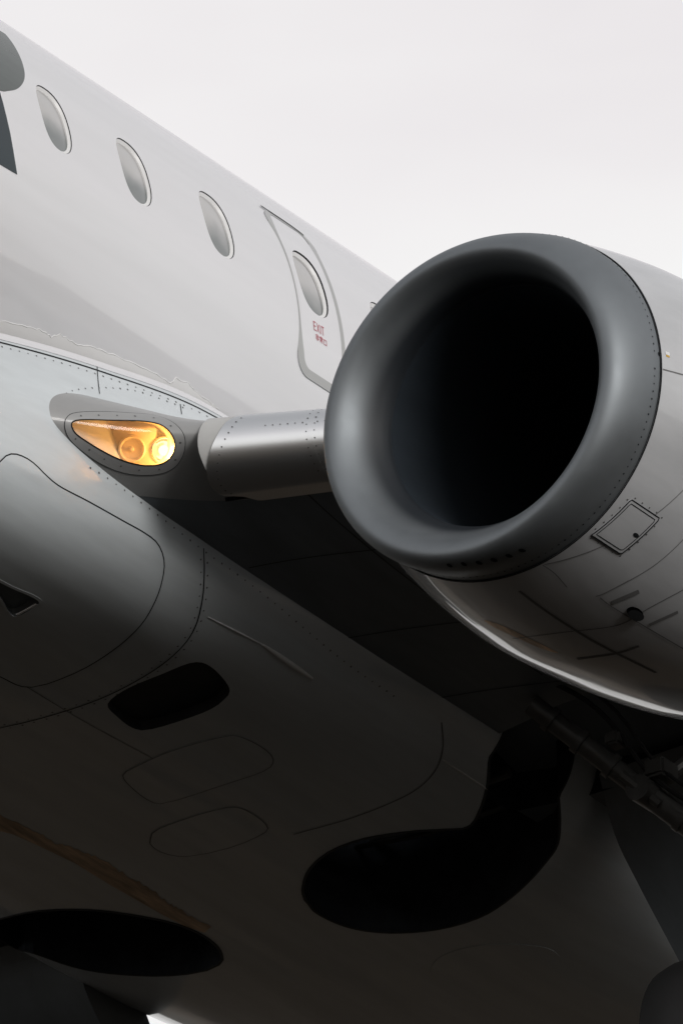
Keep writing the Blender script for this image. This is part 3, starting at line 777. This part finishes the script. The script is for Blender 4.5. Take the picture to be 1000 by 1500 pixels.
# flap, lowered behind the trailing edge
def flap(y0, y1, sg):
    prof = [Vector(p) for p in cr([(-3.80, -1.56), (-3.93, -1.84), (-4.12, -2.02), (-4.45, -2.28), (-4.85, -2.58), (-4.87, -2.56), (-4.72, -2.22), (-4.60, -1.92), (-4.42, -1.66)], False, 4)]
    bm = bmesh.new(); rows = []
    for k in range(5):
        y = lerp(y0, y1, k/4); e = .085*(y-1.7); q = .06*(y-1.7)
        rows.append([bm.verts.new((p.x-q, sg*y, p.y+e)) for p in prof])
    n = len(prof)
    for A2, B2 in zip(rows, rows[1:]):
        for k in range(n): bm.faces.new((A2[k], A2[(k+1) % n], B2[(k+1) % n], B2[k]))
    bm.faces.new(rows[0]); bm.faces.new(rows[-1][::-1])
    return bm_obj('flap', bm, M['wing'], A)
flap(1.70, 5.2, 1); flap(1.43, 5.2, -1)
# starboard wing: the same skin mirrored
me = WING.data.copy()
for v in me.vertices: v.co.y = -v.co.y
me.flip_normals()
W2 = link('wing', me, None, A)

# -- engine nacelle (port), body of revolution round an axis along x
ENG = at_plane(737.5, 598.4, 1, 4.2); RJ = .872
NX = [0, .3, .6, .9, 1.3, 1.76, 2.43, 2.95]; NR = [.872, .93, .970, .988, .970, .922, .79, .69]
def nac_f(u, v):                              # u: metres aft of the lip joint, v = angle*.9 (0 outboard, + up)
    a = v/.9; r = interp(u, NX, NR)
    return ENG+Vector((-u, r*math.cos(a), r*math.sin(a)+.02*u))
nac = Surf(nac_f, 0.0, 2.95, 60, -.9*math.pi, .9*math.pi, 160)
outward(nac, .5, 0, Vector((0, 1, 0)))
LIP = [(-.005, .868), (.06, .868), (.13, .864), (.19, .853), (.24, .834), (.275, .809), (.292, .780), (.287, .752), (.263, .722), (.225, .694), (.18, .667), (.13, .642), (.08, .622), (.03, .611)]
DROOP = Vector((0, -.035, -.065))
def lip_f(u, v):
    P = LIP; n = len(P)-1; t = min(max(u, 0), 1)*n; i = min(int(t), n-1); q = t-i
    p0, p1, p2, p3 = P[max(i-1, 0)], P[i], P[i+1], P[min(i+2, n)]
    def h(k): return .5*((2*p1[k])+(p2[k]-p0[k])*q+(2*p0[k]-5*p1[k]+4*p2[k]-p3[k])*q*q+(3*p1[k]-p0[k]-3*p2[k]+p3[k])*q**3)
    a = v/.9; return ENG+DROOP*(max(0, h(0)-.05)/.28)**.95+Vector((h(0), h(1)*math.cos(a), h(1)*math.sin(a)))
lip = Surf(lip_f, 0, 1, 48, -.9*math.pi, .9*math.pi, 160)
outward(lip, .05, 0, Vector((0, 1, 0)))
def revolve(name, f, us, m, parent, seg=160, normals=None):
    V = []; F = []; nu = len(us)
    for u in us:
        for k in range(seg): V.append(f(u, .9*(2*math.pi*k/seg)))
    for i in range(nu-1):
        for k in range(seg):
            F.append((i*seg+k, i*seg+(k+1) % seg, (i+1)*seg+(k+1) % seg, (i+1)*seg+k))
    bm = bmesh.new(); vv = [bm.verts.new(p) for p in V]
    for f_ in F: bm.faces.new([vv[i] for i in f_])
    return bm_obj(name, bm, m, parent)
NAC = revolve('engine_nacelle', nac_f, frange(.004, 2.95, .06), M['cowl'], A)
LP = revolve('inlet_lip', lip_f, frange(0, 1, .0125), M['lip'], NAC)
lip_shade(0, 0)
ca = LP.data.attributes.new('inner_shade', 'FLOAT', 'POINT')  # amount of painted-in shade on the inner lip
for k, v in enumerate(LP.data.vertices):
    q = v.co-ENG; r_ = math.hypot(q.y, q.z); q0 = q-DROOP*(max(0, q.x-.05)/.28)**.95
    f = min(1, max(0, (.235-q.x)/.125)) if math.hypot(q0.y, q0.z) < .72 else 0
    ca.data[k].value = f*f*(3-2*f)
def inner_f(u, v):
    a = v/.9; r = interp(u, [-.05, 0, .08, .2, .34, .6, 1.1, 1.6], [.6155, .607, .600, .596, .598, .61, .66, .675]); return ENG+Vector((-u, r*math.cos(a), r*math.sin(a)))
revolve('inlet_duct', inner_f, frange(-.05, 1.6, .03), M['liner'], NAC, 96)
# fan: disc, blades, spinner
fan_x = -1.5
bm = bmesh.new()
bmesh.ops.create_circle(bm, cap_ends=True, segments=48, radius=.675, matrix=Matrix.Translation(ENG+Vector((fan_x-.14, 0, 0))) @ Matrix.Rotation(R(90), 4, 'Y'))
bm_obj('fan_disc', bm, M['dark'], NAC)
bm = bmesh.new(); n = 24; prof = [(0.002, .34), (.05, .30), (.11, .2), (.16, .1), (.2, 0), (.21, -.1)]
rows = [[bm.verts.new(ENG+Vector((fan_x+h, r*math.cos(2*math.pi*k/n), r*math.sin(2*math.pi*k/n)))) for k in range(n)] for r, h in prof]
for A2, B2 in zip(rows, rows[1:]):
    for k in range(n): bm.faces.new((A2[k], A2[(k+1) % n], B2[(k+1) % n], B2[k]))
bm_obj('spinner', bm, M['liner'], NAC)
blade = None
for k in range(24):
    if blade is None:
        bm = bmesh.new(); L_ = []
        for i in range(7):
            t = i/6; r = lerp(.19, .655, t); tw = R(lerp(25, 62, t)); cw = lerp(.07, .10, t)
            d = Vector((math.cos(tw), math.sin(tw), 0))*cw
            L_.append((bm.verts.new(Vector((0, 0, r))-d), bm.verts.new(Vector((0, 0, r))+d)))
        for a, b in zip(L_, L_[1:]): bm.faces.new((a[0], a[1], b[1], b[0]))
        bl = bm_obj('fan_blade', bm, M['liner'], NAC); blade = bl
    else:
        bl = blade.copy(); C.objects.link(bl); bl.parent = NAC
    bl.location = ENG+Vector((fan_x, 0, 0)); bl.rotation_euler = (2*math.pi*k/24, 0, 0)
# exhaust core behind the cowl
bm = bmesh.new(); n = 40; prof = [(.68, -2.94), (.60, -2.9), (.55, -2.6), (.5, -3.2), (.36, -3.9), (.3, -3.9), (.2, -4.0), (.02, -4.4)]
rows = [[bm.verts.new(ENG+Vector((h, r*math.cos(2*math.pi*k/n), r*math.sin(2*math.pi*k/n)))) for k in range(n)] for r, h in prof]
for A2, B2 in zip(rows, rows[1:]):
    for k in range(n): bm.faces.new((A2[k], A2[(k+1) % n], B2[(k+1) % n], B2[k]))
bm_obj('exhaust_nozzle', bm, M['steel'], NAC)
# joint, rivets, drain slots
full = [.9*2*math.pi*k/160 for k in range(160)]
ribbon('lip_joint', nac, [Vector((.008, v)) for v in full], .008, .0012, M['dark'], NAC, closed=True)
rivets(lip, [[Vector((.06, v)) for v in full]], LP, r=.0048, d=.036, m=M['dark'])
def lpx(p): return lip.px(p)
for p in ((964.5, 519),):
    q = lpx(p)
    if q: patch('sensor_port', lip, [win_poly(q.x, q.y, .018, .012, 12, 2)], .002, 0, M['dark'], LP, d=.02)
for k, p in enumerate([(658, 828), (679, 826), (701, 824), (723, 820), (745, 814), (764, 806)]):
    q = lpx(p)
    if q: patch('drain_slot', lip, [win_poly(q.x, q.y, .028, .013, 12, 2.4)], .002, 0, M['dark'], LP, d=.03)
def nj(pts, wd=.007, m='faint', n=6):
    uv = nac.pxs(cr(pts, False, n))
    if len(uv) > 2: return ribbon('cowl_joint', nac, resample(uv, .03), wd, .002, M[m], NAC)
pan_px = [(866, 784), (924, 730), (966, 757), (955, 772), (912, 812)]
pan = nac.pxs([(865, 783), (923, 731), (965, 759), (908, 811)])
rp_ = densify(pan, .02)
PN = patch('cowl_door', nac, [rp_], .005, .005, M['cowl'], NAC, d=.05)
ribbon('door_joint', nac, rp_, .007, .0055, M['dark'], NAC, closed=True)
cxp = sum(pan, Vector((0, 0)))/4
ribbon('door_joint', nac, [cxp+(p-cxp)*.86 for p in rp_], .005, .0055, M['dark'], NAC, closed=True)
q = nac.px((930, 783)); patch('door_latch', nac, [win_poly(q.x, q.y, .018, .010, 12, 2)], .007, .002, M['dark'], NAC, d=.02)
rivets(nac, [[cxp+(p-cxp)*1.12 for p in rp_]], NAC, r=.0045, d=.05)
nj([(970, 541), (985, 545), (1010, 552)], .006)
nj([(1010, 778), (990, 800), (960, 826), (930, 845), (890, 866)], .005)
nj([(872, 873), (884, 869), (920, 850)], .005)
nj([(878, 875), (895, 888), (940, 915), (1000, 950)], .006)
nj([(760, 865), (790, 888), (830, 915), (880, 945), (960, 985)], .016)
nj([(550, 812), (640, 842), (730, 838)], .006)
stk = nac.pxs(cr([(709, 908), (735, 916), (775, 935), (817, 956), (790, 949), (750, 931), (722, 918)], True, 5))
patch('glint_streak', nac, [stk], .0012, 0, M['glint'], NAC, d=.03)  # streak of reflected horizon painted on the cowl
nj([(845, 965), (900, 957), (935, 946)], .02); nj([(895, 883), (935, 866)], .03); nj([(950, 915), (992, 896)], .022)
nj([(785, 822), (810, 838), (830, 860)], .005)
nj([(750, 935), (830, 925), (905, 915), (950, 890), (1010, 858)], .006)
q = nac.px((929, 897))
if q:
    SCP = patch('drain_scoop', nac, [win_poly(q.x, q.y, .055, .026, 16, 2.2)], .02, .02, M['outlet'], NAC, d=.03)
q = nac.px((977, 521)); patch('warning_decal', nac, [rr(q.x-.012, q.x+.012, q.y-.008, q.y+.002, .002, 2)], .0015, 0, M['yellow'], NAC, d=.02)
patch('warning_decal', nac, [rr(q.x-.014, q.x+.014, q.y+.003, q.y+.02, .002, 2)], .0015, 0, M['frame'], NAC, d=.02)
# pylon between nacelle and wing
bm = bmesh.new(); rows = []
for x, hw, zt, zb in ((-1.0, .02, .86, .7), (-1.3, .1, 1.0, .6), (-2.2, .16, 1.15, .6), (-3.4, .16, 1.05, .5), (-5.2, .05, .75, .6)):
    rows.append([bm.verts.new(ENG+Vector((x, y, z))) for y, z in ((-hw, zb), (hw, zb), (hw, zt), (0, zt+.03), (-hw, zt))])
for A2, B2 in zip(rows, rows[1:]):
    for k in range(5): bm.faces.new((A2[k], A2[(k+1) % 5], B2[(k+1) % 5], B2[k]))
bm.faces.new(rows[0][::-1]); bm.faces.new(rows[-1]); bm_obj('engine_pylon', bm, M['cowl'], A)

# -- main landing gear
def gear(sg):
    G = part('landing_gear'); gx, gy, gz = -3.4, 2.92*sg, -3.52
    bm = bmesh.new()
    tube(bm, [(-3.55, gy, -1.45), (-3.45, gy, -2.4)], .10, 18); tube(bm, [(-3.45, gy, -2.4), (gx, gy, gz)], .065, 18)
    tube(bm, [(gx, gy-.42, gz), (gx, gy+.42, gz)], .06, 14)
    bm_obj('shock_strut', bm, M['steel'], G)
    bm = bmesh.new()
    p0 = Vector((-2.72, 1.98*sg, -1.66)); p1 = Vector((-3.5, gy-.06*sg, -2.62)); md = p0.lerp(p1, .48)
    tube(bm, [p0, p0.lerp(p1, .44)], .055, 14); tube(bm, [p0.lerp(p1, .5), p1], .062, 14)
    rdir = nrm(p1-p0)
    tube(bm, [md-Vector((.10, 0, .0)), md+Vector((.10, 0, 0))], .07, 12)
    for k in (-1, 1):
        tube(bm, [md+Vector((.07*k, 0, 0))-rdir*.12, md+Vector((.07*k, 0, 0))+rdir*.12], .026, 8)
    for t_ in (.08, .2, .33, .62, .78, .9):
        c_ = p0.lerp(p1, t_); tube(bm, [c_-rdir*.018, c_+rdir*.018], .068, 14)
    bm_obj('side_stay', bm, M['steel'], G)
    bm = bmesh.new(); q = Vector((-3.45, 2.85*sg, -1.62))
    tube(bm, [md+Vector((0, 0, .02)), md.lerp(q, .45)], .038, 10); tube(bm, [md.lerp(q, .42), q], .055, 10)
    bm_obj('lock_stay', bm, M['steel'], G)
    bm = bmesh.new(); h0 = p0.lerp(p1, .05)+Vector((.05, .06*sg, .05))
    pts = [h0.lerp(p1, t)+Vector((.02*math.sin(t*17), .05*sg+.025*math.sin(t*11), .06+.03*math.sin(t*9))) for t in [k/24 for k in range(25)]]
    tube(bm, pts, .013, 6); tube(bm, [p+Vector((0, .05*sg, .03)) for p in pts], .010, 6)
    bm_obj('hydraulic_hoses', bm, M['rubber'], G)
    bm = bmesh.new()
    box(bm, md+Vector((0, .08*sg, .10)), .16, .12, .10, .015); bm_obj('actuator_block', bm, M['steel'], G); bm = bmesh.new()
    box(bm, p0.lerp(p1, .3)+Vector((0, .07*sg, .09)), .10, .08, .07, .012)
    bm_obj('actuator_block', bm, M['steel'], G)
    for off in (-.36, .36):
        bm = bmesh.new(); n = 48
        prof = [(.30, -.12), (.36, -.15), (.46, -.165), (.525, -.13), (.545, -.06), (.548, 0), (.545, .06), (.525, .13), (.46, .165), (.36, .15), (.30, .12)]
        rows = [[bm.verts.new(Vector((gx+r*math.cos(2*math.pi*k/n), gy+off+h, gz+r*math.sin(2*math.pi*k/n)))) for k in range(n)] for r, h in prof]
        for A2, B2 in zip(rows, rows[1:]):
            for k in range(n): bm.faces.new((A2[k], A2[(k+1) % n], B2[(k+1) % n], B2[k]))
        bm_obj('tyre', bm, M['rubber'], G)
        bm = bmesh.new()
        prof = [(.02, -.05), (.12, -.06), (.2, -.04), (.27, -.1), (.3, -.12), (.3, .12), (.27, .1), (.2, .04), (.12, .06), (.02, .05)]
        rows = [[bm.verts.new(Vector((gx+r*math.cos(2*math.pi*k/n), gy+off+h, gz+r*math.sin(2*math.pi*k/n)))) for k in range(n)] for r, h in prof]
        for A2, B2 in zip(rows, rows[1:]):
            for k in range(n): bm.faces.new((A2[k], A2[(k+1) % n], B2[(k+1) % n], B2[k]))
        bm_obj('wheel_rim', bm, M['steel'], G)
    return G
gear(1); gear(-1)
